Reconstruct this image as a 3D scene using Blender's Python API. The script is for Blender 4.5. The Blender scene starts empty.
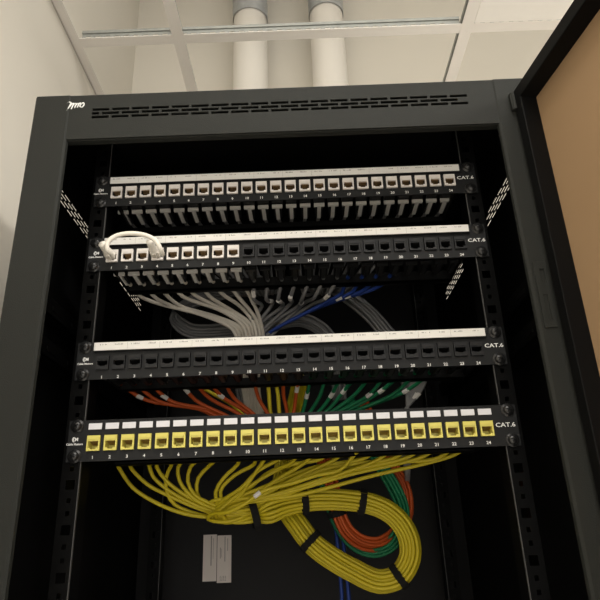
import bpy, bmesh, math, random
from mathutils import Vector, Matrix
random.seed(7)
S = 0.001            # everything below is laid out in millimetres
ZF = 1596.0          # height of the layout origin (middle of the lowest patch panel) above the floor
COL = bpy.context.scene.collection
PI = math.pi
U = 44.45

def W(x, y, z): return Vector((x*S, y*S, (z+ZF)*S))

# ---------------------------------------------------------------- materials
def mat(name, col, rough=0.5, metal=0.0, spec=0.5, noise=0.0, scale=40.0, bump=0.0, bscale=300.0):
    m = bpy.data.materials.new(name); m.use_nodes = True
    nt = m.node_tree; b = nt.nodes['Principled BSDF']
    b.inputs['Base Color'].default_value = (*col, 1)
    b.inputs['Roughness'].default_value = rough
    b.inputs['Metallic'].default_value = metal
    b.inputs['Specular IOR Level'].default_value = spec
    tc = nt.nodes.new('ShaderNodeTexCoord')
    if noise:
        n = nt.nodes.new('ShaderNodeTexNoise'); n.inputs['Scale'].default_value = scale
        n.inputs['Detail'].default_value = 4
        r = nt.nodes.new('ShaderNodeMix'); r.data_type = 'RGBA'
        r.inputs['A'].default_value = (*[c*(1-noise) for c in col], 1)
        r.inputs['B'].default_value = (*[min(1, c*(1+noise)) for c in col], 1)
        nt.links.new(tc.outputs['Object'], n.inputs['Vector'])
        nt.links.new(n.outputs['Fac'], r.inputs['Factor'])
        nt.links.new(r.outputs['Result'], b.inputs['Base Color'])
    if bump:
        n2 = nt.nodes.new('ShaderNodeTexNoise'); n2.inputs['Scale'].default_value = bscale
        bp = nt.nodes.new('ShaderNodeBump'); bp.inputs['Strength'].default_value = bump
        bp.inputs['Distance'].default_value = 0.001
        nt.links.new(tc.outputs['Object'], n2.inputs['Vector'])
        nt.links.new(n2.outputs['Fac'], bp.inputs['Height'])
        nt.links.new(bp.outputs['Normal'], b.inputs['Normal'])
    return m

M = dict(
 wall=mat('wall_paint', (.74,.70,.62), .9, noise=.02, scale=2, bump=.15),
 wallb=mat('rear_wall_paint', (.68,.64,.56), .9, noise=.03, scale=2),
 slab=mat('concrete_slab', (.72,.70,.65), .9, noise=.08, scale=3),
 floor=mat('floor_vinyl', (.80,.78,.74), .6, noise=.04, scale=5),
 tbar=mat('white_enamel', (.86,.82,.77), .5),
 zinc=mat('galvanised_steel', (.30,.31,.29), .4, metal=.4, noise=.2, scale=60),
 tile=mat('ceiling_tile_white', (.92,.89,.84), .9, noise=.02, scale=90),
 pipe=mat('white_plastic_pipe', (.86,.82,.75), .5, noise=.03, scale=8),
 wrap=mat('grey_pipe_sleeve', (.40,.41,.41), .35, metal=.3, noise=.35, scale=35),
 frame=mat('charcoal_powder_coat', (.020,.021,.0185), .55, spec=.13, noise=.06, scale=8, bump=.25, bscale=900),
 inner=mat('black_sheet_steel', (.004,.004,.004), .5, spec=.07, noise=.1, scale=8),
 back=mat('dark_rear_steel', (.012,.012,.0125), .55, spec=.12, noise=.1, scale=6),
 edge=mat('painted_edge_highlight', (.06,.06,.058), .4, spec=.4),  # paler grey that paints a highlight onto the rail edges, not wear
 rail=mat('black_rail_steel', (.0025,.0025,.0025), .38, spec=.06, noise=.15, scale=30),
 dframe=mat('black_door_steel', (.005,.005,.005), .45, spec=.08),
 tan=mat('tan_door_sheet', (.36,.235,.13), .5, spec=.2, noise=.05, scale=3),
 plate=mat('black_panel_steel', (.014,.0145,.015), .45, spec=.15, noise=.08, scale=60),
 white=mat('white_jack_plastic', (.72,.68,.64), .4),
 whiteb=mat('jack_rear_plastic', (.62,.61,.58), .45),
 yellow=mat('yellow_jack_plastic', (.66,.59,.13), .38),
 black=mat('black_jack_plastic', (.014,.0145,.0155), .4, spec=.25),
 hole=mat('socket_interior_black', (.006,.006,.006), .6, spec=.2),
 gold=mat('gold_contacts', (.42,.27,.12), .35, metal=.7),
 paper=mat('label_paper', (.69,.68,.64), .6),
 paper4=mat('port_label_paper', (.68,.68,.71), .6),
 ink=mat('label_ink', (.22,.21,.20), .7),
 print=mat('white_print', (.78,.78,.76), .6),
 screw=mat('black_screw_steel', (.035,.035,.035), .28, metal=.6, spec=.6),
 cyel=mat('yellow_cable_jacket', (.42,.34,.012), .42, spec=.25, noise=.06, scale=12),
 cora=mat('orange_cable_jacket', (.42,.07,.012), .45, spec=.25, noise=.06, scale=12),
 cgrn=mat('green_cable_jacket', (.008,.15,.06), .42, spec=.25, noise=.06, scale=12),
 cblu=mat('blue_cable_jacket', (.015,.04,.20), .42, spec=.25, noise=.06, scale=12),
 cgry=mat('grey_cable_jacket', (.17,.17,.17), .45, noise=.06, scale=12),
 cdgr=mat('dark_grey_cable_jacket', (.15,.15,.15), .45, spec=.25, noise=.06, scale=12),
 cwht=mat('white_cable_jacket', (.56,.52,.45), .42, noise=.04, scale=12),
 patch=mat('white_patch_cord', (.78,.74,.66), .38),
 velcro=mat('black_hook_and_loop', (.010,.010,.010), .9, spec=.1, noise=.3, scale=400),
 sleeve=mat('white_marker_sleeve', (.62,.60,.56), .5),
 sticker=mat('sticker_paper', (.62,.56,.52), .6, noise=.03, scale=60),
)

# ---------------------------------------------------------------- mesh helpers
def link(name, bm, mats, parent=None, smooth=False, bevel=0, recalc=True):
    if recalc: bmesh.ops.recalc_face_normals(bm, faces=bm.faces)
    me = bpy.data.meshes.new(name); bm.to_mesh(me); bm.free()
    if not isinstance(mats, (list, tuple)): mats = [mats]
    for m in mats: me.materials.append(M[m])
    if smooth:
        for p in me.polygons: p.use_smooth = True
    o = bpy.data.objects.new(name, me); COL.objects.link(o)
    if parent is not None:
        o.parent = parent
        o.matrix_parent_inverse = Matrix.Translation(-parent_world(parent))
    if bevel:
        b = o.modifiers.new('bevel', 'BEVEL'); b.width = bevel*S; b.segments = 2; b.limit_method = 'ANGLE'
    return o
def parent_world(o):
    v = Vector(o.location)
    while o.parent is not None:
        v = v + o.matrix_parent_inverse.translation; o = o.parent; v = v + o.location
    return v
def empty(name, x, y, z):
    o = bpy.data.objects.new(name, None); COL.objects.link(o); o.location = W(x, y, z)
    o.empty_display_size = .02; return o
def tag(o, label, cat, group=None, kind=None):
    o['label'] = label; o['category'] = cat
    if group: o['group'] = group
    if kind: o['kind'] = kind
    return o
def struct(o, label=None):
    o['kind'] = 'structure'
    if label: o['label'] = label
    return o
def dup(o, parent=None):
    c = o.copy(); COL.objects.link(c)
    if parent is not None:
        c.parent = parent; c.matrix_parent_inverse = Matrix.Translation(-parent_world(parent))
    return c

def box(bm, x0, x1, y0, y1, z0, z1, mi=0):
    v = [bm.verts.new(W(x, y, z)) for z in (z0, z1) for y in (y0, y1) for x in (x0, x1)]
    for f in ((0,1,3,2),(4,6,7,5),(0,4,5,1),(2,3,7,6),(0,2,6,4),(1,5,7,3)):
        fc = bm.faces.new([v[i] for i in f]); fc.material_index = mi
    return bm
def bx(name, dims, m, parent=None, bevel=0):
    return link(name, box(bmesh.new(), *dims), m, parent, bevel=bevel)

def plate(bm, u0, u1, v0, v1, holes, thick, to3, mi=0, wall_mi=None):
    """flat plate with rectangular holes; to3(u, v, t) gives the 3-D point, t runs 0..thick"""
    us = sorted(set([u0, u1] + [h[0] for h in holes] + [h[1] for h in holes]))
    vs = sorted(set([v0, v1] + [h[2] for h in holes] + [h[3] for h in holes]))
    def solid(i, j):
        if i < 0 or j < 0 or i >= len(us)-1 or j >= len(vs)-1: return False
        cu = (us[i]+us[i+1])/2; cv = (vs[j]+vs[j+1])/2
        return not any(h[0] < cu < h[1] and h[2] < cv < h[3] for h in holes)
    cache = {}
    def V(i, j, t):
        k = (i, j, t)
        if k not in cache: cache[k] = bm.verts.new(W(*to3(us[i], vs[j], t)))
        return cache[k]
    for i in range(len(us)-1):
        for j in range(len(vs)-1):
            if not solid(i, j): continue
            for t in (0, thick):
                bm.faces.new([V(i,j,t), V(i+1,j,t), V(i+1,j+1,t), V(i,j+1,t)]).material_index = mi
            for (di, dj, a, b) in ((-1,0,(i,j),(i,j+1)), (1,0,(i+1,j),(i+1,j+1)), (0,-1,(i,j),(i+1,j)), (0,1,(i,j+1),(i+1,j+1))):
                if not solid(i+di, j+dj):
                    bm.faces.new([V(*a,0), V(*b,0), V(*b,thick), V(*a,thick)]).material_index = mi if wall_mi is None else wall_mi
    return bm

def cyl(bm, c, axis, r, h, n=20, r2=None, mi=0, cap=True):
    a = Vector(axis).normalized(); t = Vector((0,0,1)) if abs(a.z) < .9 else Vector((1,0,0))
    p = a.cross(t).normalized(); q = a.cross(p)
    c = Vector(c); r2 = r if r2 is None else r2
    rings = []
    for cc, rr in ((c, r), (c + a*h, r2)):
        rings.append([bm.verts.new(W(*(cc + (p*math.cos(k*2*PI/n) + q*math.sin(k*2*PI/n))*rr))) for k in range(n)])
    for k in range(n):
        bm.faces.new([rings[0][k], rings[0][(k+1)%n], rings[1][(k+1)%n], rings[1][k]]).material_index = mi
    if cap:
        bm.faces.new(rings[0]).material_index = mi; bm.faces.new(rings[1]).material_index = mi
    return bm

def spline(pts, step=7.0):
    pts = [Vector(p) for p in pts]; out = []
    P = [pts[0]*2-pts[1]] + pts + [pts[-1]*2-pts[-2]]
    for i in range(1, len(P)-2):
        p0, p1, p2, p3 = P[i-1], P[i], P[i+1], P[i+2]
        # centripetal Catmull-Rom
        def tj(ti, a, b): return ti + max((b-a).length, 1e-3)**.5
        t0 = 0; t1 = tj(t0,p0,p1); t2 = tj(t1,p1,p2); t3 = tj(t2,p2,p3)
        n = max(2, int((p2-p1).length/step))
        for k in range(n):
            t = t1 + (t2-t1)*k/n
            A1 = p0*((t1-t)/(t1-t0)) + p1*((t-t0)/(t1-t0)); A2 = p1*((t2-t)/(t2-t1)) + p2*((t-t1)/(t2-t1)); A3 = p2*((t3-t)/(t3-t2)) + p3*((t-t2)/(t3-t2))
            B1 = A1*((t2-t)/(t2-t0)) + A2*((t-t0)/(t2-t0)); B2 = A2*((t3-t)/(t3-t1)) + A3*((t-t1)/(t3-t1))
            out.append(B1*((t2-t)/(t2-t1)) + B2*((t-t1)/(t2-t1)))
    out.append(pts[-1]); return out
def frames(path):
    T = []
    for i in range(len(path)):
        a = path[max(0, i-1)]; b = path[min(len(path)-1, i+1)]; T.append((b-a).normalized())
    n = T[0].cross(Vector((0,0,1)))
    if n.length < .1: n = T[0].cross(Vector((0,1,0)))
    n.normalize(); out = []
    for t in T:
        n = (n - t*n.dot(t)).normalized(); out.append((t, n, t.cross(n)))
    return out
def tube(bm, pts, r, n=8, step=7.0, mi=0, smoothed=True):
    path = spline(pts, step) if smoothed else [Vector(p) for p in pts]
    fr = frames(path); prev = None; first = None
    for p, (t, a, b) in zip(path, fr):
        rr = r(p) if callable(r) else r
        ring = [bm.verts.new(W(*(p + (a*math.cos(k*2*PI/n) + b*math.sin(k*2*PI/n))*rr))) for k in range(n)]
        if prev:
            for k in range(n): bm.faces.new([prev[k], prev[(k+1)%n], ring[(k+1)%n], ring[k]]).material_index = mi
        else: first = ring
        prev = ring
    bm.faces.new(first).material_index = mi; bm.faces.new(prev).material_index = mi
    return path
def text_mesh(bm, s, cx, cz, size, y, sx=1.0, align='CENTER', bold=0.0, mi=0):
    cu = bpy.data.curves.new('lettering', 'FONT'); cu.body = s; cu.size = size; cu.align_x = align; cu.align_y = 'CENTER'
    cu.extrude = .08; cu.offset = bold; cu.resolution_u = 2
    ob = bpy.data.objects.new('lettering', cu); COL.objects.link(ob)
    dg = bpy.context.evaluated_depsgraph_get(); dg.update()
    me = bpy.data.meshes.new_from_object(ob.evaluated_get(dg))
    base = len(bm.verts); vs = [bm.verts.new(W(cx + v.co.x*sx, y - v.co.z, cz + v.co.y)) for v in me.vertices]
    for p in me.polygons:
        try: bm.faces.new([vs[i] for i in p.vertices]).material_index = mi
        except ValueError: pass
    bpy.data.objects.remove(ob); bpy.data.curves.remove(cu); bpy.data.meshes.remove(me)

# ================================================================ THE ROOM
CZ = 870.0    # height of the suspended grid
XL = -442.0   # left wall
YB = 700.0    # rear wall
struct(bx('wall_left', (XL-100, XL, -4500, YB, -ZF, 1500), 'wall'))
struct(bx('wall_back', (XL-100, 2200, YB, YB+100, -ZF, 1500), 'wallb'))
struct(bx('floor', (XL-100, 2200, -4500, YB+100, -ZF-60, -ZF), 'floor'))
struct(bx('ceiling', (XL-100, 2200, -4500, YB+100, 1500, 1600), 'slab'))

def tee(name, x0, x1, y0, y1, along, label, sub=True):
    """T-section: white flange, slotted galvanised web and bulb"""
    bm = bmesh.new()
    if along == 'x':
        yc = (y0+y1)/2; box(bm, x0, x1, yc-12, yc+12, CZ, CZ+1.2)
    else:
        xc = (x0+x1)/2; box(bm, xc-12, xc+12, y0, y1, CZ-.4, CZ+.9)
    o = link(name, bm, 'tbar'); struct(o, label)
    bm = bmesh.new()
    if along == 'x':
        L = x1-x0; n = int((L-20)//20)
        holes = [(x0+8+20*k, x0+8+20*k+11, 8, 17) for k in range(n)]
        plate(bm, x0, x1, 1.2, 27, holes, 1.0, lambda u, v, t: (u, yc+t, CZ+v))
        box(bm, x0, x1, yc-2.5, yc+3.5, CZ+24, CZ+31)
    else:
        box(bm, xc-.6, xc+.6, y0, y1, CZ+1.0, CZ+34); box(bm, xc-3.5, xc+3.5, y0, y1, CZ+32, CZ+42)
    w = link('web', bm, 'zinc', o)
    return o
tee('trim_1', -422, 368, 302, 302, 'x', 'white ceiling grid bar running across above the cabinet, slotted metal web behind')
tee('trim_2', -219, -219, -2400, YB, 'y', 'white ceiling grid bar running away left of the two pipes')
tee('trim_3', 380, 380, -2400, YB, 'y', 'white ceiling grid bar running away right of the two pipes')
tee('trim_4', 392, 980, 302, 302, 'x', 'white ceiling grid bar under the bright tile beside the open door')
tee('trim_6', 980, 980, -2400, YB, 'y', 'white ceiling grid bar beyond the open door')
tee('trim_7', -422, 980, -298, -298, 'x', 'white ceiling grid bar in front of the cabinet')
bm = bmesh.new(); box(bm, XL, -422, -4500, YB, CZ, CZ+1.2); box(bm, XL, XL+1.2, -4500, YB, CZ, CZ+22)
struct(link('trim_5', bm, 'tbar'), 'white angle trim where the grid meets the left wall')
t = bx('ceiling_tile', (393, 967, -286, 290, CZ+1.4, CZ+14), 'tile', bevel=1)
tag(t, 'bright white ceiling tile lying in the grid above the open door', 'ceiling tile'); t['kind']='structure'

def pipe(x, y, r, zs, label):
    e = empty('pipe', x, y, -ZF); tag(e, label, 'pipe', 'pipes rising behind the cabinet')
    bm = bmesh.new(); cyl(bm, (x, y, -ZF), (0,0,1), r, ZF+1500, 48)
    o = link('pipe_run', bm, 'pipe', e, smooth=False)
    for p in o.data.polygons: p.use_smooth = abs(p.normal.z) < .5
    bm = bmesh.new(); n = 48; rings = []
    for k in range(18):
        z = zs + k*(1500-zs)/17
        rings.append([bm.verts.new(W(x+(r+2+ (0 if k == 0 else 1.6*math.sin(3.1*k+4*a*2*PI/n)+ .9*math.sin(7*a*2*PI/n+k)))*math.cos(a*2*PI/n),
                      y+(r+2+(0 if k == 0 else 1.6*math.sin(3.1*k+4*a*2*PI/n)))*math.sin(a*2*PI/n), z)) for a in range(n)])
    for i in range(17):
        for k in range(n): bm.faces.new([rings[i][k], rings[i][(k+1)%n], rings[i+1][(k+1)%n], rings[i+1][k]])
    o = link('pipe_sleeve', bm, 'wrap', e, smooth=True); o['label'] = 'wrinkled grey sleeve'
pipe(-96, 600, 46, 1232, 'white vertical pipe with grey sleeve, nearer the handwritten mark')
pipe(114, 600, 46, 1240, 'white vertical pipe with grey sleeve, nearer the open door')

# ================================================================ THE CABINET
Y0, Y1 = -70.0, 505.0
ZT, ZB = 404.0, -1560.0
cab = empty('server_cabinet', 0, (Y0+Y1)/2, -ZF)
tag(cab, 'tall black steel network cabinet with its front door open, holding four patch panels', 'cabinet')

def slots(u0, n, pitch, ln, v0, rows, vp, vh):
    hs = []
    for r in range(rows):
        off = pitch/2 if r % 2 else 0
        for k in range(n - (1 if off else 0)):
            hs.append((u0+k*pitch+off, u0+k*pitch+off+ln, v0+r*vp, v0+r*vp+vh))
        if off:
            hs.append((u0, u0+off-(pitch-ln), v0+r*vp, v0+r*vp+vh))
    return hs
for s in (-1, 1):
    bm = bmesh.new()
    hs = [h for h in slots(18, 17, 23.9, 20.5, 311, 4, 5.2, 3.7) if h[1] < 135 or h[0] > 280]
    plate(bm, Y0+8, Y1, ZB, ZT-6, hs, 1.5, lambda u, v, t: (s*(292+t), u, v))
    o = link('side_panel', bm, 'inner', cab); o['label'] = ('left' if s < 0 else 'right')+' side panel with a slotted vent strip near the top'
    bm = bmesh.new()      # front corner frame: face, inner bevel, return
    prof = [(299, Y0+34), (299, Y0+3), (296.5, Y0), (257.5, Y0), (254.6, Y0+1.6), (253.6, Y0+5), (253.9, Y0+6), (255.2, Y0+6), (255.4, Y0+5), (258, Y0+3), (296, Y0+3), (296.6, Y0+34)]
    lo = [bm.verts.new(W(s*x, y, ZB)) for x, y in prof]; hi = [bm.verts.new(W(s*x, y, ZT)) for x, y in prof]
    for k in range(len(prof)): bm.faces.new([lo[k], lo[(k+1)%len(prof)], hi[(k+1)%len(prof)], hi[k]])
    bm.faces.new(lo); bm.faces.new(hi)
    link('corner_frame', bm, 'frame', cab)
# header with three staggered rows of vent slots
bm = bmesh.new()
hs = slots(-228, 19, 23.9, 20.6, 369.2, 3, 5.5, 3.6)
plate(bm, -262, 262, 340, ZT, hs, 2.0, lambda u, v, t: (u, Y0+1+t, v))
box(bm, -262, 262, Y0+3, Y0+11, 338.5, 341.5)
hd = link('header_panel', bm, 'frame', cab); hd['label'] = 'header with three rows of vent slots'
# handwritten paint-pen mark on the header
bm = bmesh.new()
def stroke(pts, r=.75):
    path = spline([(x, Y0+.7, 386.5+(z-386.5)*1.45) for x, z in pts], .8)
    tube(bm, path, r, 6, smoothed=False)
stroke([(-259.5,390.2),(-257.5,391.8),(-254.6,391.3),(-255.8,388),(-258.8,382.6)])
stroke([(-256.2,386.5),(-253.4,389.8),(-251.5,390.5),(-252.6,386.8),(-253.4,384.6)])
stroke([(-252.4,387.5),(-249.8,390.3),(-248.4,390),(-249.6,385.6)])
stroke([(-249.2,387.5),(-246.6,390.2),(-245.4,389.6),(-246.4,385.9)])
stroke([(-246.2,387.4),(-243.5,390.6),(-242.3,389.4),(-243.6,387.2),(-241,386.2),(-238.6,388.6),(-239.6,390.8),(-241.6,389.6)])
hm = link('handwritten_mark', bm, 'print', hd, smooth=True); hm['label'] = 'white paint-pen scrawl'
bx('top_panel', (-297, 297, Y0+10, Y1, ZT-7, ZT-1), 'inner', cab)
bkp = bx('back_panel', (-297, 297, Y1, Y1+2, ZB, ZT-7), 'back', cab)
bx('base_panel', (-290, 290, Y0+10, Y1, ZB, ZB+3), 'inner', cab)
bm = bmesh.new(); box(bm, -290, 290, Y0+20, Y1-20, -ZF, ZB); link('plinth', bm, 'inner', cab)
# two stickers on the rear panel
def sticker(x0, x1, z0, z1, lines, lab):
    o = bx('sticker', (x0, x1, Y1-.5, Y1, z0, z1), 'sticker', bkp); o['label'] = lab
    bm = bmesh.new()
    for (a, b, c, d) in lines: box(bm, a, b, Y1-.7, Y1-.5, c, d)
    link('sticker_print', bm, 'ink', o)
sticker(-176, -152, -166, -90, [(-162.6,-160.8,-141,-92), (-158.5,-157.8,-130,-96)], 'plain white sticker with a vertical line of print')
sticker(-151, -126, -169, -92, [(-138,-136.6,-135,-94), (-133,-132,-118,-97)] + [(-147+random.random()*14, 0, 0, 0) for _ in range(0)] +
        [(-146+3*(k%4)+random.random(), -144.4+3*(k%4), -166+2.2*(k//4), -164.8+2.2*(k//4)) for k in range(16)] +
        [(-146, -144.8, -130, -112), (-143.6, -143, -128, -114)], 'white sticker with print and a small square code patch')
# mounting rails
def rail(s, yf, lab):
    bm = bmesh.new(); hs = []
    z = -34*U - U/2
    while z < 8.2*U:
        for dz, w, h in ((-15.9, 5, 4.8), (0, 9.5, 9.5), (15.9, 5, 4.8)):
            if dz == 0: hs.append((234.5-w/2, 234.5+w/2, z+dz+U/2-h/2, z+dz+U/2+h/2))
            else: hs.append((234.5-w/2+.5, 234.5+w/2-.5, z+dz+U/2-h/2, z+dz+U/2+h/2))
        z += U
    plate(bm, 226, 245, ZB+3, ZT-9, hs, 2.0, lambda u, v, t: (s*u, yf+t, v))
    box(bm, *sorted((s*226, s*228)), yf+2, yf+30, ZB+3, ZT-9)
    box(bm, *sorted((s*243, s*245)), yf+2, yf+32, ZB+3, ZT-9)
    box(bm, *sorted((s*225.2, s*226)), yf-.4, yf+2.4, ZB+3, ZT-9, 1)  # thin strip imitating the light caught along the inner edge
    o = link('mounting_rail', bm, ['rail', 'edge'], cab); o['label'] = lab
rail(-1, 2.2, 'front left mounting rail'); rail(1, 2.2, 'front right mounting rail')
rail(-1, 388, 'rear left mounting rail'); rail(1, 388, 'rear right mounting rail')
for s in (-1, 1):
    for z in (140, 92, -300, -900):
        bm = bmesh.new(); box(bm, *sorted((s*272, s*291)), -30, 480, z, z+3); box(bm, *sorted((s*272, s*274)), -30, 480, z, z+22)
        for k in range(8): box(bm, *sorted((s*271, s*272)), -10+k*60, 20+k*60, z+8, z+13)
        link('depth_brace', bm, 'rail', cab, bevel=.6)
# latch keeper on the right frame
bm = bmesh.new()
plate(bm, 260, 273.5, 84, 158, [(266, 270.5, 132, 149), (264.5, 269, 92, 120)], 1.6, lambda u, v, t: (u, Y0-1.6+t, v))
k = link('latch_keeper', bm, 'frame', cab, bevel=.5)
# door, hinged at the right and swung open past a right angle
DL, DH0, DH1 = 572.0, ZB+4, 379.0
sl = 0.15
dx, dy = sl/math.hypot(1, sl), -1/math.hypot(1, sl)         # along the door, away from the hinge
nx, ny = -dy, dx                                             # outward thickness direction (+x)
HX, HY = 275.0, -74.0
def dpt(u, v, t): return (HX + dx*u + nx*t, HY + dy*u + ny*t, v)
bm = bmesh.new()
plate(bm, 0, DL, DH0, DH1, [(14, DL-40, DH0+45, DH1-17)], 26, dpt)
dr = link('door', bm, 'dframe', cab, bevel=1.2); dr['label'] = 'open front door in a black steel frame'
bm = bmesh.new()
plate(bm, 14-3, DL-38, DH0+43, DH1-17+3, [], 4, lambda u, v, t: dpt(u, v, t+20))
p = link('door_panel', bm, 'tan', dr); p['label'] = 'tan sheet filling the door'
for z in (366, -400, -1400):
    bm = bmesh.new()
    cyl(bm, (HX+1, HY+1.5, z-12), (0,0,1), 5.0, 24, 20)
    box(bm, HX-4, HX+9, HY-1.5, HY+3.5, z-10, z+10)
    link('hinge', bm, 'frame', dr, bevel=.4)

# ================================================================ (-201.9,-24.0,209.3), (-205.9,-34.0,210.3), (-205.5,-36.0,219.6), (-196.8,-36.0,227.0), (-180.8,-36.0,229.6), (-162.1,-36.0,226.2), (-150.1,-36.0,218.5), (-144.9,-34.0,209.0), (-143.9,-25.0,205.7) PANELS
PITCH, PX0 = 18.26, -3.0
def port_x(i): return PX0 + (i-12.5)*PITCH
def jack_mesh(kind):
    front = 0
    bm = bmesh.new()
    # front collar with the socket opening (stepped notch towards the top lip)
    slim = kind == 'slim'; kind = 'black' if slim else kind
    H = [(-5.9, 5.9, -3.6, 1.6), (-3.2, 3.2, -4.6, -3.6)] if slim else [(-5.4, 5.4, -5.6, 1.6), (-3.0, 3.0, -7.0, -5.6)]
    plate(bm, -6.9, 6.9, -8.6, 7.4, H, 1.6, lambda u, v, t: (u, -2.2+t, v-ZF))
    # collar sides
    for d in ((-6.9,-5.6,-.6,12,-8.6,7.4), (5.6,6.9,-.6,12,-8.6,7.4), (-5.6,5.6,-.6,12,1.8,7.4), (-5.6,-3.0,-.6,12,-8.6,-5.8), (3.0,5.6,-.6,12,-8.6,-5.8), (-3.0,3.0,-.6,12,-8.6,-7.1)):
        box(bm, d[0], d[1], d[2], d[3], d[4]-ZF, d[5]-ZF)
    box(bm, -5.6, 5.6, 11, 12.5, -8.4-ZF, 8-ZF, 0 if kind != 'black' else 1)
    # raised latch shelf above the opening
    box(bm, -6.0, 6.0, -2.8, -2.2, 3.2-ZF, 6.8-ZF)
    # contacts hanging from the roof of the socket
    for k in range(8):
        x = -3.85+1.1*k; m0 = 2
        v = [bm.verts.new(W(x+a, y, z-ZF)) for a in (0, .55) for y, z in ((-.2, 1.2), (9.5, -1.8), (9.5, -1.0), (-.2, 1.75))]
        for f in ((0,1,2,3),(4,5,6,7),(0,1,5,4),(1,2,6,5),(2,3,7,6),(3,0,4,7)): bm.faces.new([v[i] for i in f]).material_index = 2
    # dark inner sleeve
    box(bm, -5.55, -5.3, 1.5, 11, -5.6-ZF, 1.7-ZF, 3); box(bm, 5.3, 5.55, 1.5, 11, -5.6-ZF, 1.7-ZF, 3)
    box(bm, -5.5, 5.5, 1.5, 11, 1.5-ZF, 1.8-ZF, 3)
    # rear body, termination cap and spine
    box(bm, -7.0, 7.0, 12.5, 32, -7.5-ZF, 8-ZF, 1)
    box(bm, -6.8, 6.8, 29, 33, -12.5-ZF, -8.5-ZF, 4)
    box(bm, -2.4, 2.4, 33, 62, -12.5-ZF, -10.5-ZF, 4)
    box(bm, -5.0, 5.0, 32, 62, -10.4-ZF, 6-ZF, 1)
    mats = {'white':['white','black','gold','hole','whiteb'], 'yellow':['yellow','black','gold','yellow','black'], 'black':['black','hole','hole','hole','black']}[kind]
    bmesh.ops.recalc_face_normals(bm, faces=bm.faces)
    me = bpy.data.meshes.new(kind+'_keystone_jack'); bm.to_mesh(me); bm.free()
    for m in mats: me.materials.append(M[m])
    return me
JM = {k: jack_mesh(k) for k in ('white', 'yellow', 'black', 'slim')}
def screw_mesh():
    bm = bmesh.new(); n = 20
    prof = [(0, -4.6), (2.4, -4.4), (4.2, -3.4), (5.1, -1.8), (5.3, -.8), (7.2, -.8), (7.4, 0), (0, 0)]
    rings = []
    for r, y in prof: rings.append([bm.verts.new(W(max(r, .05)*math.cos(a*2*PI/n), y, max(r, .05)*math.sin(a*2*PI/n)-ZF)) for a in range(n)])
    for i in range(len(prof)-1):
        for a in range(n): bm.faces.new([rings[i][a], rings[i][(a+1)%n], rings[i+1][(a+1)%n], rings[i+1][a]])
    for w in ((.55, 2.6), (2.6, .55)): box(bm, -w[0], w[0], -4.9, -4.3, -w[1]-ZF, w[1]-ZF, 1)
    bmesh.ops.recalc_face_normals(bm, faces=bm.faces)
    me = bpy.data.meshes.new('screw'); bm.to_mesh(me); bm.free(); me.materials.append(M['screw']); me.materials.append(M['hole'])
    for p in me.polygons: p.use_smooth = True
    return me
SM = screw_mesh()

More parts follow.
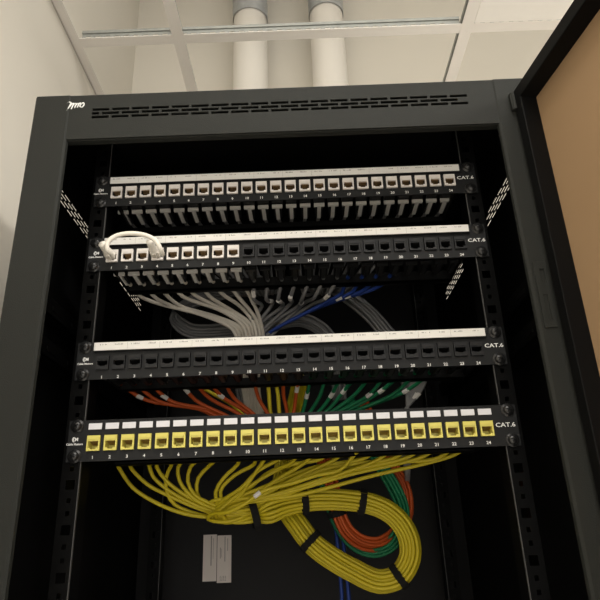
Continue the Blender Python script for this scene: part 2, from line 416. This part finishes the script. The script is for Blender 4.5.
def panel(zc, label, kinds, strip, barz, barh, so=0, numz=-17.9, jz=-2.4, dx=0.0):
    port_x = lambda i: PX0 + dx + (i-12.5)*PITCH
    e = empty('patch_bay', 0, 0, zc); tag(e, label, 'patch panel', 'patch panels in the cabinet')
    bm = bmesh.new()
    holes = [(port_x(i)-7.4, port_x(i)+7.4, jz-8.8, jz+7.6) for i in range(1, 25)]
    plate(bm, -241, 241, -21.8, 21.8, holes, 1.8, lambda u, v, t: (u, t, zc+v))
    box(bm, -222, 222, 1.8, 14, 20, 21.8); box(bm, -222, 222, 1.8, 12, -21.8, -20)
    link('faceplate', bm, 'plate', e)
    if strip == 'long':
        bm = bmesh.new()
        box(bm, -222, 222, -3.2, 0, 9.6+so+zc, 20.6+so+zc); link('label_holder', bm, 'plate', e, bevel=.3)
        x1 = 220.5
        ls = bx('label_strip', (-221.5, x1, -4.0, -3.2, zc+10.6+so, zc+20.0+so), 'paper', e, bevel=.3); ls['label'] = 'long white label strip'
        bm = bmesh.new()
        for i in range(1, 25):
            x = port_x(i)-5
            for k in range(7):
                if random.random() < .75: box(bm, x+1.4*k, x+1.4*k+.5+random.random()*.5, -4.15, -4.0, zc+16.6+so, zc+17.4+so+random.random()*.8)
            if i % 2: box(bm, x-4.2, x-4.0, -4.15, -4.0, zc+11.5+so, zc+19+so)
        link('label_print', bm, 'ink', ls)
    else:
        for i in range(1, 25):
            x = port_x(i)
            pl = bx('port_label', (x-6.9, x+7.5, -1.0, 0, zc+11.6, zc+18.2), 'paper4', e, bevel=.3)
            if i in (1, 2, 3): pass
    for i in range(1, 25):
        j = bpy.data.objects.new('keystone_jack', JM[kinds[i-1]]); COL.objects.link(j)
        j.parent = e; j.location = (port_x(i)*S, 0, jz*S)
        if kinds.count(kinds[i-1]) < 24: j['label'] = kinds[i-1]+' jack'
    for s in (-1, 1):
        for z in (-15.9, 15.9):
            c = bpy.data.objects.new('screw', SM); COL.objects.link(c); c.parent = e
            c.location = (s*232.5*S, 0, z*S); c.rotation_euler = (0, random.random()*3, 0)
    bm = bmesh.new()
    for i in range(1, 25): text_mesh(bm, str(i), port_x(i), zc+numz, 4.7, -.08, 1.05, bold=.06)
    link('port_numbers', bm, 'print', e)
    bm = bmesh.new(); text_mesh(bm, 'CAT.6', 227.6+dx*.8, zc+.1, 6.4, -.08, 1.24, bold=.06)
    link('grade_lettering', bm, 'print', e)
    bm = bmesh.new(); text_mesh(bm, 'Cable Matters', -233.5+dx*1.3, zc-3.4, 3.0, -.08, 1.02, bold=.06); link('maker_lettering', bm, 'print', e)
    bm = bmesh.new()
    text_mesh(bm, 'M', -231.8+dx*1.3, zc+1.6, 4.6, -.08, 1.0, bold=.2)
    for r0 in (1.1, 2.2):
        for a in range(8):
            a0 = PI*.55 + a*PI*.9/8; a1 = PI*.55 + (a+1)*PI*.9/8
            q = [bm.verts.new(W(-233.6+dx*1.3+r*math.cos(t), -.15, zc+1.6+r*math.sin(t))) for r, t in ((r0, a0), (r0, a1), (r0+.75, a1), (r0+.75, a0))]
            bm.faces.new(q)
    link('logo', bm, 'print', e)
    # rear cable support bar on two arms
    bm = bmesh.new(); box(bm, -214, 214, 74, 80, zc+barz, zc+barz+barh); box(bm, -214, 214, 74, 88, zc+barz, zc+barz+1.4)
    for s in (-1, 1): box(bm, *sorted((s*212, s*214)), 1.8, 80, zc+barz, zc+barz+barh)
    link('cable_bar', bm, 'inner', e, bevel=.5)
    return e
Z4, Z3, Z2, Z1 = 0.0, 2*U, 5*U, 7*U
panel(Z1, 'topmost patch panel with 24 white jacks and a long white label strip', ['white']*24, 'long', -20, 8, -2.0)
panel(Z2, 'second patch panel from top, nine white jacks at left and the rest black', ['white']*9+['black']*15, 'long', -17.6, 13, 0, -18.6, dx=1.7)
panel(Z3, 'third patch panel from top, all black jacks under a long white strip', ['slim']*24, 'long', -16.5, 10, 0, -19.6, dx=1.9)
panel(Z4, 'lowest patch panel with 24 yellow jacks and separate small white labels', ['yellow']*24, 'each', -17, 8)

# ================================================================ CABLES
def cable(name, pts, r, m, label, group, sleeve_at=None, cat='cable', step=7.0, start=None):
    bm = bmesh.new(); path = tube(bm, pts, r, 10, step)
    o = link(name, bm, m, None, smooth=True, recalc=False); tag(o, label, cat, group)
    for f in (sleeve_at or []):
        i = max(1, min(len(path)-3, int(f*(len(path)-1)))); a, b = path[i], path[i+1]; d = (b-a).normalized()
        bm = bmesh.new(); cyl(bm, a - d*5, d, r+.4, 9, 12); link('marker_sleeve', bm, 'sleeve', o, smooth=False)['label'] = 'white marker sleeve'
    return o
def hexpack(n, d):
    pts = []
    for i in range(-6, 7):
        for j in range(-6, 7):
            pts.append((d*(i+j*.5), d*j*.866))
    pts.sort(key=lambda p: (p[0]-.2)**2 + (p[1]-.1)**2); return pts[:n]
def strands(center, n, d, twist=.6, loose=None):
    """n offset copies of a centre line, lying side by side like a laced bundle"""
    path = spline(center, 12.0); fr = frames(path); hp = hexpack(n, d); out = []
    for k in range(n):
        a0, b0 = hp[k]; ph = random.random()*6; L = []
        for i, (p, (t, a, b)) in enumerate(zip(path, fr)):
            s = i/(len(path)-1); th = twist*s; ca, sa = math.cos(th), math.sin(th)
            l = 1 + (loose(s) if loose else 0) + .05*math.sin(9*s+ph)
            u, v = (a0*ca-b0*sa)*l, (a0*sa+b0*ca)*l
            L.append(p + a*u + b*v)
        out.append(L)
    return out
R_ = 2.4
NUM = 'zero one two three four five six seven eight nine ten eleven twelve thirteen fourteen fifteen sixteen seventeen eighteen nineteen twenty twenty-one twenty-two twenty-three twenty-four'.split()
# ---- 24 yellow cables gathered into a laced loop below the lowest panel
YC = [(-78.0,122.0,-79.6), (-52.9,126.0,-74.6), (-21.2,132.0,-63.9), (12.3,138.0,-58.8), (47.4,142.0,-58.6), (84.9,145.0,-63.4), (109.3,146.0,-72.5), (126.9,148.0,-87.1), (137.5,150.0,-108.3), (136.7,152.0,-131.0), (121.7,156.0,-151.8), (96.1,160.0,-157.8), (68.0,164.0,-145.9), (44.1,166.0,-132.7), (16.4,168.0,-112.2), (-1.8,170.0,-89.1), (-16.8,176.0,-66.5), (-21.8,184.0,-43.3), (-18.8,195.0,-9.9), (-8.4,215.0,40.6), (8.2,250.0,122.1)]
YLEFT = [[(-214.6,99.0,-17.4), (-197.7,106.0,-40.7), (-167.7,113.0,-59.7), (-137.5,120.0,-71.5), (-111.5,127.0,-76.0), (-89.3,134.0,-76.5)], [(-200.3,102.0,-17.6), (-181.4,109.0,-36.4), (-154.8,116.0,-50.8), (-124.6,123.0,-64.2), (-97.9,130.0,-72.9), (-81.0,137.0,-74.3)], [(-176.9,96.0,-16.8), (-173.7,103.0,-27.9), (-159.4,110.0,-41.8), (-131.0,117.0,-58.5), (-103.9,124.0,-69.5), (-82.8,131.0,-73.4)], [(-168.2,99.0,-17.9), (-157.0,106.0,-34.0), (-132.9,113.0,-51.8), (-107.0,120.0,-63.8), (-82.3,127.0,-71.2)], [(-151.5,102.0,-18.2), (-157.8,109.0,-30.2), (-156.9,116.0,-46.6), (-149.2,123.0,-59.8), (-125.6,130.0,-70.7), (-98.3,137.0,-76.1), (-78.1,144.0,-76.5)], [(-141.7,96.0,-19.2), (-140.8,103.0,-34.9), (-126.3,110.0,-53.4), (-106.6,117.0,-65.1), (-81.9,124.0,-71.4)], [(-126.9,99.0,-19.4), (-131.0,106.0,-35.0), (-123.2,113.0,-50.9), (-99.8,120.0,-62.9), (-78.6,127.0,-70.2)], [(-106.8,102.0,-19.8), (-119.5,109.0,-31.6), (-122.2,116.0,-47.3), (-114.3,123.0,-62.2), (-97.4,130.0,-71.7), (-77.3,137.0,-75.6)], [(-69.9,96.0,-18.4), (-88.1,103.0,-33.3), (-98.6,110.0,-48.6), (-95.7,117.0,-62.1), (-79.5,124.0,-70.3)], [(-49.6,99.0,-18.7), (-74.0,106.0,-30.0), (-92.3,113.0,-47.4), (-88.8,120.0,-61.0), (-72.5,127.0,-68.1)]]
st = strands(YC, 24, 4.85, 1.2, lambda s: .5*max(0, 1-s*9))
# left-hand ports take the lower strands, right-hand ports the upper ones
order = sorted(range(24), key=lambda k: st[k][0].z + .3*st[k][0].y)
for i in range(1, 25):
    x = port_x(i); b = st[order[(i*7) % 24] if i > 8 else order[i-1]]
    j = random.uniform(-1, 1); j2 = math.sin(i*2.4)
    p = [Vector((x, 66, -8)), Vector((x, 74, -8.5))]
    if i <= 10:
        p += [Vector(v) + Vector((.5*j, 3*j, .5*j)) for v in YLEFT[i-1]]
        p += b[3:]
    else:
        f = (i-10)/14.0
        # sweep left to the gather point, turn back under and join the bundle
        gx, gz = -95+random.uniform(-12, 14), -62+random.uniform(-6, 6)
        p += [Vector((x-8-10*f, 88, -18-3*j)), Vector((x*.62+gx*.38-4, 100+8*j, -31-8*j2)),
              Vector((x*.28+gx*.72, 110+10*j, -50-8*j2)), Vector((gx, 116+6*j, gz)), Vector((gx-9, 122+4*j, gz-7)), Vector((gx-3, 128, gz-14)), Vector((gx+16, 130, gz-16))]
        p += [q for q in b[3:]]
    if i == 17:
        p = [Vector((x, 66, -8)), Vector((x-8, 76, -14)), *[Vector(q) for q in [(52.7,86.0,-30.9), (26.4,88.0,-35.5), (-7.0,88.0,-44.5), (-38.8,86.0,-51.4), (-58.9,88.0,-63.9), (-80.6,94.0,-72.8), (-100.8,104.0,-73.9), (-107.3,116.0,-78.8), (-91.5,124.0,-82.5), (-70.2,128.0,-78.5)]]] + b[3:]
        cable('network_cable', p, R_, 'cyel', 'yellow network cable from port seventeen, crossing the fan with a white sleeve', 'yellow cables under the lowest panel', [.14])
    else:
        cable('network_cable', p, R_, 'cyel', 'yellow network cable from the back of port %s of the lowest panel' % NUM[i], 'yellow cables under the lowest panel')
def strap(center_line, f, rx, label, w=9, tail=(0,0,1), group='black straps around the cable bundles'):
    path = spline(center_line, 4.0); fr = frames(path); i = int(f*(len(path)-1)); c = path[i]; t, a, b = fr[i]
    bm = bmesh.new(); n = 32; rings = []
    for (o, r) in ((-w/2, rx-.6), (-w/2, rx+1.1), (w/2, rx+1.1), (w/2, rx-.6)):
        rings.append([bm.verts.new(W(*(c + t*o + (a*math.cos(k*2*PI/n) + b*math.sin(k*2*PI/n))*r))) for k in range(n)])
    for q in range(4):
        for k in range(n): bm.faces.new([rings[q][k], rings[q][(k+1)%n], rings[(q+1)%4][(k+1)%n], rings[(q+1)%4][k]])
    o_ = link('cable_strap', bm, 'velcro', None, smooth=False, bevel=.3); tag(o_, label, 'cable strap', group)
    # overlapping tail, tangent to the band on the side towards the room
    ang = min(range(64), key=lambda k: (a*math.cos(k*2*PI/64) + b*math.sin(k*2*PI/64)).y)*2*PI/64
    bm = bmesh.new(); pr = None
    for k in range(9):
        th = ang - .5 + .22*k; r = rx + 1.4 + .05*k*k
        d = a*math.cos(th) + b*math.sin(th)
        q = [bm.verts.new(W(*(c + t*s_ + d*rr))) for s_, rr in ((-w/2+.5, r), (w/2-.5, r), (w/2-.5, r+1), (-w/2+.5, r+1))]
        if pr:
            for m_ in range(4): bm.faces.new([pr[m_], pr[(m_+1)%4], q[(m_+1)%4], q[m_]])
        else: bm.faces.new(q)
        pr = q
    bm.faces.new(pr); link('strap_tail', bm, 'velcro', o_)
strap(YC, 0.041, 15.5, 'black strap round the yellow bundle where the fan gathers')
strap(YC, 0.140, 13.4, 'black strap at the top of the yellow loop, left of two')
strap(YC, 0.250, 13.4, 'black strap at the top of the yellow loop, right of two')
strap(YC, 0.431, 13.4, 'black strap at the lower right corner of the yellow loop')
strap(YC, 0.608, 13.4, 'black strap on the rising lower left side of the yellow loop')



# ---- orange and green cables from the third panel, coiled behind the yellow loop
OC = [(14.6,140.0,33.3), (29.2,160.0,3.5), (43.9,185.0,-32.8), (50.5,195.0,-64.1), (60.9,200.0,-93.0), (79.9,204.0,-109.6), (103.7,208.0,-112.9), (129.8,214.0,-97.7), (146.3,220.0,-75.2), (145.8,220.0,-39.9), (131.1,216.0,-12.9), (114.4,204.0,20.2), (92.1,190.0,74.5)]
GC = [(25.0,150.0,30.8), (32.2,175.0,5.5), (37.2,205.0,-41.2), (48.8,212.0,-82.3), (66.0,214.0,-109.1), (90.2,214.0,-123.5), (117.7,208.0,-119.5), (135.8,200.0,-98.1), (139.9,192.0,-71.3), (131.2,188.0,-45.9), (117.0,184.0,-20.0), (102.9,180.0,10.2), (78.0,190.0,75.0)]
so = strands(OC, 10, 4.9, .8); sg = strands(GC, 9, 4.9, .8)
for k, i in enumerate((1, 2, 3, 5, 6, 7, 8, 10, 12, 13)):
    x = port_x(i); b = so[k]; f = k/9.0; j = random.uniform(-1, 1)
    p = [Vector((x, 66, Z3-8)), Vector((x+1, 76, Z3-9)), Vector((x*.86-2, 96, Z3-26+3*j)), Vector((x*.55-8*.45+2*j, 108+4*j, Z3-46+4*j+ (8 if i<4 else 0))), Vector((x*.22-12*.78+2*j, 112+5*j, Z3-70+3*j))] + b
    cable('network_cable', p, R_, 'cora', 'orange network cable from the back of port %s of the third panel' % NUM[i], 'orange cables between the two lowest panels', [.06+.01*j] if i % 2 else None)
for k, i in enumerate((14, 15, 16, 17, 18, 19, 20, 21, 22)):
    x = port_x(i); b = sg[k]; j = random.uniform(-1, 1)
    p = [Vector((x, 66, Z3-8)), Vector((x-2, 78, Z3-10)), Vector((x*.86-4, 100+4*j, Z3-24+4*j-2*(k%3))), Vector((x*.55+4*j, 112+5*j, Z3-42+4*j)), Vector((x*.2-2, 122+3*j, Z3-62))] + b
    cable('network_cable', p, R_, 'cgrn', 'green network cable from the back of port %s of the third panel' % NUM[i], 'green cables between the two lowest panels', [.075+.012*j] if i % 3 else None)
# one yellow pair dropping through the orange fan
for q, px in enumerate((270, 262)):
    pass
strap(OC, 0.309, 10.5, 'black strap round the orange cables inside the yellow loop')
cable('network_cable', [(-32.5,110.0,82.3), (-31.5,112.0,68.4), (-30.7,115.0,49.6), (-26.3,120.0,24.9), (-14.0,140.0,-10.2), (-3.4,190.0,-43.5)], 2.60, 'cyel', 'yellow-green cable dropping through the orange fan, left of the pair', 'yellow pair in the orange fan', None)
cable('network_cable', [(-22.2,112.0,82.4), (-20.0,114.0,68.4), (-19.3,118.0,49.7), (-16.2,122.0,24.8), (-5.1,145.0,-9.9), (3.3,195.0,-43.3)], 2.60, 'cyel', 'yellow-green cable dropping through the orange fan, right of the pair', 'yellow pair in the orange fan', None)
cable('network_cable', [(-120.3,110.0,81.8), (-101.3,114.0,71.5), (-79.8,118.0,58.5), (-64.7,122.0,44.5), (-42.4,130.0,20.8), (-8.2,150.0,-21.8), (0.4,195.0,-49.6)], 2.20, 'cyel', 'thin yellow cable slanting beside the long orange cable at left', 'yellow pair in the orange fan', None)
cable('network_cable', [(183.7,150.0,100.7), (176.3,150.0,82.9), (165.6,152.0,68.7), (146.6,156.0,48.6), (138.3,160.0,12.5), (147.1,190.0,-23.1), (157.3,300.0,-55.1)], 2.50, 'cgry', 'grey network cable in the fan under the right end of the third panel', 'grey cables right of the green ones', [0.12])
cable('network_cable', [(182.7,150.0,99.4), (173.7,150.0,83.0), (163.7,152.0,68.8), (147.4,156.0,48.6), (139.9,160.0,12.4), (147.7,190.0,-23.1), (157.8,300.0,-55.1)], 2.50, 'cgry', 'grey network cable in the fan under the right end of the third panel', 'grey cables right of the green ones', [0.12])
cable('network_cable', [(181.7,150.0,98.1), (171.1,150.0,83.1), (161.8,152.0,68.8), (148.1,156.0,48.5), (141.5,160.0,12.4), (148.2,190.0,-23.1), (158.2,300.0,-55.1)], 2.50, 'cgry', 'grey network cable in the fan under the right end of the third panel', 'grey cables right of the green ones', [0.12])
cable('network_cable', [(180.7,150.0,96.8), (168.5,150.0,83.2), (159.9,152.0,68.9), (148.9,156.0,48.5), (143.1,160.0,12.3), (148.8,190.0,-23.1), (158.7,300.0,-55.1)], 2.50, 'cgry', 'grey network cable in the fan under the right end of the third panel', 'grey cables right of the green ones', None)
cable('network_cable', [(179.6,150.0,95.5), (165.9,150.0,83.3), (158.1,152.0,69.0), (149.6,156.0,48.5), (144.6,160.0,12.2), (149.3,190.0,-23.2), (159.1,300.0,-55.1)], 2.50, 'cgry', 'grey network cable in the fan under the right end of the third panel', 'grey cables right of the green ones', None)
cable('network_cable', [(178.6,150.0,94.2), (163.3,150.0,83.4), (156.2,152.0,69.1), (150.4,156.0,48.4), (146.2,160.0,12.2), (149.8,190.0,-23.2), (159.5,300.0,-55.1)], 2.50, 'cgry', 'grey network cable in the fan under the right end of the third panel', 'grey cables right of the green ones', None)
cable('network_cable', [(177.6,150.0,92.9), (160.7,150.0,83.5), (154.3,152.0,69.1), (151.1,156.0,48.4), (147.8,160.0,12.1), (150.4,190.0,-23.2), (160.0,300.0,-55.2)], 2.50, 'cgry', 'grey network cable in the fan under the right end of the third panel', 'grey cables right of the green ones', None)
cable('network_cable', [(176.6,150.0,91.6), (158.1,150.0,83.6), (152.4,152.0,69.2), (151.9,156.0,48.4), (149.4,160.0,12.1), (150.9,190.0,-23.2), (160.4,300.0,-55.2)], 2.50, 'cgry', 'grey network cable in the fan under the right end of the third panel', 'grey cables right of the green ones', None)
cable('network_cable', [(46.6,240.0,-14.0), (48.6,240.0,-54.9), (50.6,240.0,-94.4), (52.6,242.0,-132.6), (53.9,246.0,-181.9), (52.7,260.0,-276.2)], 2.60, 'cblu', 'blue network cable hanging behind the yellow loop, left of two', 'blue cables behind the yellow loop', None)
cable('network_cable', [(55.3,242.0,-14.1), (55.8,242.0,-55.1), (59.0,242.0,-94.7), (60.8,244.0,-132.9), (63.3,248.0,-182.3), (61.9,262.0,-276.9)], 2.60, 'cblu', 'blue network cable hanging behind the yellow loop, right of two', 'blue cables behind the yellow loop', None)

# ---- grey, white and blue cables behind the second panel
cable('network_cable', [(-210.3,66.0,214.2), (-209.3,76.0,213.2), (-201.3,94.0,205.2), (-180.3,118.0,202.8), (-119.0,126.0,185.6), (-81.1,134.0,166.4), (-74.8,140.0,146.4), (-72.4,170.0,104.6), (-66.9,230.0,45.4)], 2.65, 'cwht', 'white network cable from the back of port one of the second panel', 'white cables behind the second panel', None)
cable('network_cable', [(-192.1,66.0,214.2), (-191.1,76.0,213.2), (-181.1,97.0,203.2), (-165.7,121.0,201.4), (-111.2,129.0,185.7), (-76.4,134.0,168.0), (-71.0,146.0,148.1), (-69.6,170.0,104.5), (-64.0,230.0,45.3)], 2.65, 'cwht', 'white network cable from the back of port two of the second panel', 'white cables behind the second panel', None)
cable('network_cable', [(-173.9,66.0,214.2), (-172.9,76.0,213.2), (-164.9,100.0,205.2), (-151.0,124.0,200.1), (-103.3,132.0,185.7), (-71.7,134.0,169.5), (-67.2,152.0,149.9), (-66.8,170.0,104.4), (-61.1,230.0,45.2)], 2.65, 'cwht', 'white network cable from the back of port three of the second panel', 'white cables behind the second panel', None)
cable('network_cable', [(-155.7,66.0,214.2), (-154.7,76.0,213.2), (-144.7,94.0,203.2), (-94.2,126.0,191.2), (-67.0,134.0,171.1), (-61.6,140.0,145.8), (-64.0,170.0,104.3), (-58.2,230.0,45.0)], 2.65, 'cwht', 'white network cable from the back of port four of the second panel', 'white cables behind the second panel', None)
cable('network_cable', [(-137.5,66.0,214.2), (-136.5,76.0,213.2), (-128.5,97.0,205.2), (-86.3,129.0,191.3), (-62.3,134.0,172.7), (-57.7,146.0,147.6), (-61.2,170.0,104.2), (-55.3,230.0,44.9)], 2.65, 'cwht', 'white network cable from the back of port five of the second panel', 'white cables behind the second panel', None)
cable('network_cable', [(-119.3,66.0,214.2), (-118.3,76.0,213.2), (-108.3,100.0,203.2), (-78.3,132.0,191.4), (-57.6,134.0,174.3), (-53.8,152.0,149.4), (-58.4,170.0,104.1), (-52.4,230.0,44.8)], 2.65, 'cwht', 'white network cable from the back of port six of the second panel', 'white cables behind the second panel', None)
cable('network_cable', [(-101.1,66.0,214.2), (-100.1,76.0,213.2), (-92.1,94.0,205.2), (-69.3,126.0,196.9), (-52.9,134.0,175.8), (-48.3,140.0,145.3), (-55.6,170.0,104.0), (-49.5,230.0,44.7)], 2.65, 'cwht', 'white network cable from the back of port seven of the second panel', 'white cables behind the second panel', None)
cable('network_cable', [(-82.9,66.0,214.2), (-81.9,76.0,213.2), (-71.9,97.0,203.2), (-48.1,134.0,177.4), (-44.4,146.0,147.1), (-52.8,170.0,103.8), (-46.5,230.0,44.6)], 2.65, 'cwht', 'white network cable from the back of port eight of the second panel', 'white cables behind the second panel', None)
cable('network_cable', [(-64.7,66.0,214.2), (-63.7,76.0,213.2), (-55.7,100.0,205.2), (-43.4,134.0,179.0), (-40.3,152.0,148.8), (-50.0,170.0,103.7), (-43.6,230.0,44.5)], 2.65, 'cwht', 'white network cable from the back of port nine of the second panel', 'white cables behind the second panel', [.2])
cable('network_cable', [(-46.5,66.0,214.2), (-46.5,76.0,212.2), (-48.5,94.0,194.2), (-39.7,120.0,194.9), (-57.7,135.0,177.6), (-73.2,150.0,159.8), (-84.6,190.0,125.0), (-75.2,240.0,47.4)], 2.65, 'cdgr', 'dark grey network cable from the back of port ten of the second panel', 'dark grey cables behind the second panel', [0.12])
cable('network_cable', [(-28.3,66.0,214.2), (-28.3,76.0,212.2), (-32.3,94.0,194.2), (-24.8,123.0,199.9), (-49.6,138.0,173.9), (-66.1,150.0,159.5), (-78.8,190.0,124.8), (-70.8,240.0,47.2)], 2.65, 'cdgr', 'dark grey network cable from the back of port eleven of the second panel', 'dark grey cables behind the second panel', [0.19])
cable('network_cable', [(-10.1,66.0,214.2), (-10.1,76.0,212.2), (-16.1,94.0,194.2), (-11.5,126.0,196.1), (-41.4,141.0,179.1), (-59.1,150.0,159.2), (-73.0,190.0,124.5), (-66.3,240.0,47.1)], 2.65, 'cdgr', 'dark grey network cable from the back of port twelve of the second panel', 'dark grey cables behind the second panel', [0.16])
cable('network_cable', [(8.1,66.0,214.2), (8.1,76.0,212.2), (0.1,94.0,194.2), (0.3,129.0,201.3), (-33.3,144.0,175.4), (-52.1,150.0,158.9), (-67.3,190.0,124.3), (-61.9,240.0,46.9)], 2.65, 'cdgr', 'dark grey network cable from the back of port thirteen of the second panel', 'dark grey cables behind the second panel', [0.13])
cable('network_cable', [(26.3,66.0,214.2), (26.3,76.0,212.2), (16.3,94.0,194.2), (10.3,132.0,197.5), (-24.9,147.0,180.6), (-45.1,150.0,158.7), (-61.5,190.0,124.1), (-57.5,240.0,46.7)], 2.65, 'cdgr', 'dark grey network cable from the back of port fourteen of the second panel', 'dark grey cables behind the second panel', [0.21])
cable('network_cable', [(44.5,66.0,214.2), (44.5,76.0,212.2), (32.5,94.0,194.2), (19.1,135.0,202.9), (-16.7,150.0,176.9), (-38.1,150.0,158.4), (-55.7,190.0,123.9), (-53.1,240.0,46.6)], 2.65, 'cdgr', 'dark grey network cable from the back of port fifteen of the second panel', 'dark grey cables behind the second panel', None)
cable('network_cable', [(62.7,66.0,214.2), (62.7,76.0,212.2), (48.7,94.0,194.2), (25.8,138.0,199.3), (-8.2,153.0,182.1), (-31.1,150.0,158.1), (-50.0,190.0,123.6), (-48.7,240.0,46.4)], 2.65, 'cdgr', 'dark grey network cable from the back of port sixteen of the second panel', 'dark grey cables behind the second panel', [0.15])
cable('network_cable', [(80.9,66.0,214.2), (72.9,84.0,209.2), (70.1,102.0,202.3), (47.0,116.0,194.2), (9.2,132.0,181.2), (-33.8,150.0,164.1), (-62.9,190.0,139.1), (-64.9,240.0,47.0)], 2.65, 'cblu', 'blue network cable from the back of port seventeen of the second panel', 'blue cables behind the second panel', None)
cable('network_cable', [(99.1,66.0,214.2), (91.1,84.0,209.2), (85.1,102.0,203.8), (58.1,116.0,196.7), (14.9,132.0,183.9), (-31.0,150.0,165.5), (-62.9,190.0,139.1), (-64.9,240.0,47.0)], 2.65, 'cblu', 'blue network cable from the back of port eighteen of the second panel', 'blue cables behind the second panel', [.17])
cable('network_cable', [(117.3,66.0,214.2), (109.3,84.0,209.2), (100.1,102.0,205.4), (69.2,116.0,199.2), (20.6,132.0,186.7), (-28.1,150.0,166.9), (-62.9,190.0,139.1), (-64.9,240.0,47.0)], 2.65, 'cblu', 'blue network cable from the back of port nineteen of the second panel', 'blue cables behind the second panel', [.17])
cable('network_cable', [(135.5,66.0,214.2), (127.5,84.0,209.2), (115.2,102.0,207.0), (80.4,116.0,201.7), (26.2,132.0,189.4), (-25.3,150.0,168.2), (-62.9,190.0,139.1), (-64.9,240.0,47.0)], 2.65, 'cblu', 'blue network cable from the back of port twenty of the second panel', 'blue cables behind the second panel', None)
GCOIL = [(-44.8,200.0,266.4), (-102.5,205.0,254.1), (-157.1,210.0,240.0), (-178.6,214.0,217.6), (-156.8,216.0,197.9), (-95.4,214.0,194.8), (-34.2,212.0,199.7), (11.7,214.0,206.7), (44.9,225.0,193.0), (63.9,240.0,164.8), (68.2,260.0,91.0)]
sgc = strands(GCOIL, 12, 5.4, .8)
for k, i in enumerate(range(1, 13)):
    x = port_x(i); b = sgc[k]; j = random.uniform(-1, 1)
    p = [Vector((x, 66, Z1-8)), Vector((x+1, 78, Z1-9)), Vector((x*.9+4, 104, Z1-20+2*j)), Vector((x*.6-10, 140+4*j, Z1-44+4*j)), Vector((x*.25-20, 175, Z1-75+4*j))] + b
    cable('network_cable', p, R_, 'cgry', 'grey network cable from the back of port %s of the topmost panel' % NUM[i], 'grey cables coiled behind the second panel')
GRIGHT = [(60.4,210.0,261.3), (90.4,214.0,239.8), (116.9,218.0,217.0), (139.6,222.0,188.2), (162.2,230.0,157.8), (174.6,250.0,100.1)]
sgr = strands(GRIGHT, 12, 5.4, .8)
for k, i in enumerate(range(13, 25)):
    x = port_x(i); b = sgr[k]; j = random.uniform(-1, 1)
    p = [Vector((x, 66, Z1-8)), Vector((x-1, 78, Z1-9)), Vector((x*.9-2, 104, Z1-20+2*j)), Vector((x*.6+10, 140+4*j, Z1-44+4*j)), Vector((x*.35+18, 175, Z1-75+4*j))] + b
    cable('network_cable', p, R_, 'cgry', 'grey network cable from the back of port %s of the topmost panel' % NUM[i], 'grey cables running down behind the second panel')
strap(GCOIL, 0.271, 12.0, 'black strap round the left end of the grey coil')

# ---- short white patch cord looped between ports 1 and 4 of the second panel
e = empty('patch_cable', port_x(1), -10, Z2-1.5)
tag(e, 'short white patch cord looped between ports one and four of the second panel', 'patch cable')
bm = bmesh.new(); tube(bm, [(-201.9,-24.0,209.3), (-205.9,-34.0,210.3), (-205.5,-36.0,219.6), (-196.8,-36.0,227.0), (-180.8,-36.0,229.6), (-162.1,-36.0,226.2), (-150.1,-36.0,218.5), (-144.9,-34.0,209.0), (-143.9,-25.0,205.7)], 2.7, 14, 3.0); link('cord', bm, 'patch', e, smooth=True, recalc=False)
def plug(i, d1):
    x, z = port_x(i), Z2-2.2; bm = bmesh.new()
    box(bm, x-5.2, x+5.2, -12, 8, z-5, z+1.5); box(bm, x-2.2, x+2.2, -13, -2, z-7.2, z-5)
    o = link('plug', bm, 'patch', e, bevel=.6); o['label'] = 'white moulded plug'
    bm = bmesh.new(); a = Vector((x, -11, z-1)); 
    tube(bm, [a, a+Vector((d1[0]*.35, -5, d1[2]*.2)), a+Vector(d1)], lambda p: 5.6 if p.y > -16 else 4.5, 14, 2.0)
    link('boot', bm, 'patch', o, smooth=True, recalc=False)
plug(1, (-3, -15, 4)); plug(4, (-2, -15, 5))

# ================================================================ LIGHT
w = bpy.data.worlds.new('room_ambient'); w.use_nodes = True; bpy.context.scene.world = w
w.node_tree.nodes['Background'].inputs[0].default_value = (1.0, .97, .92, 1); w.node_tree.nodes['Background'].inputs[1].default_value = 0.36
def area(name, x, y, z, sx, sy, power, aim=None, col=(1, .96, .90)):
    l = bpy.data.lights.new(name, 'AREA'); l.shape = 'RECTANGLE'; l.size = sx*S; l.size_y = sy*S; l.energy = power; l.color = col
    o = bpy.data.objects.new(name, l); COL.objects.link(o); o.location = W(x, y, z)
    if aim: o.rotation_euler = (W(*aim) - o.location).to_track_quat('-Z', 'Y').to_euler()
    return o
area('front_fill', 900, -3000, -100, 3000, 1500, 34, (0, 0, 150))  # added fill from behind the camera, stands for no known window
area('ceiling_lamp', 1900, -900, 860, 1200, 600, 100)
area('plenum_fill', 0, -1100, 1480, 2000, 1200, 46)  # added unseen fill to brighten the space above the grid, no real lamp
# ================================================================ CAMERA
cd = bpy.data.cameras.new('camera'); cam = bpy.data.objects.new('camera', cd); COL.objects.link(cam)
cd.sensor_width = 36; cd.sensor_fit = 'HORIZONTAL'; cd.lens = 36.0; cd.clip_start = .01
cam.matrix_world = Matrix([[0.9992850977564416, 0.037800939060664805, 0.00061839148666963, 0.013415981428690955], [0.014746494177869296, -0.3746646686912522, -0.9270431095391067, -0.648368958053068], [-0.03481141064882241, 0.9263894834466797, -0.37495425140679883, 1.4868573170533084], [0, 0, 0, 1]])
sc = bpy.context.scene; sc.camera = cam
sc.view_settings.view_transform = 'Standard'; sc.view_settings.look = 'None'; sc.view_settings.gamma = 1
sc.view_settings.exposure = -0.06; sc.view_settings.use_curve_mapping = False
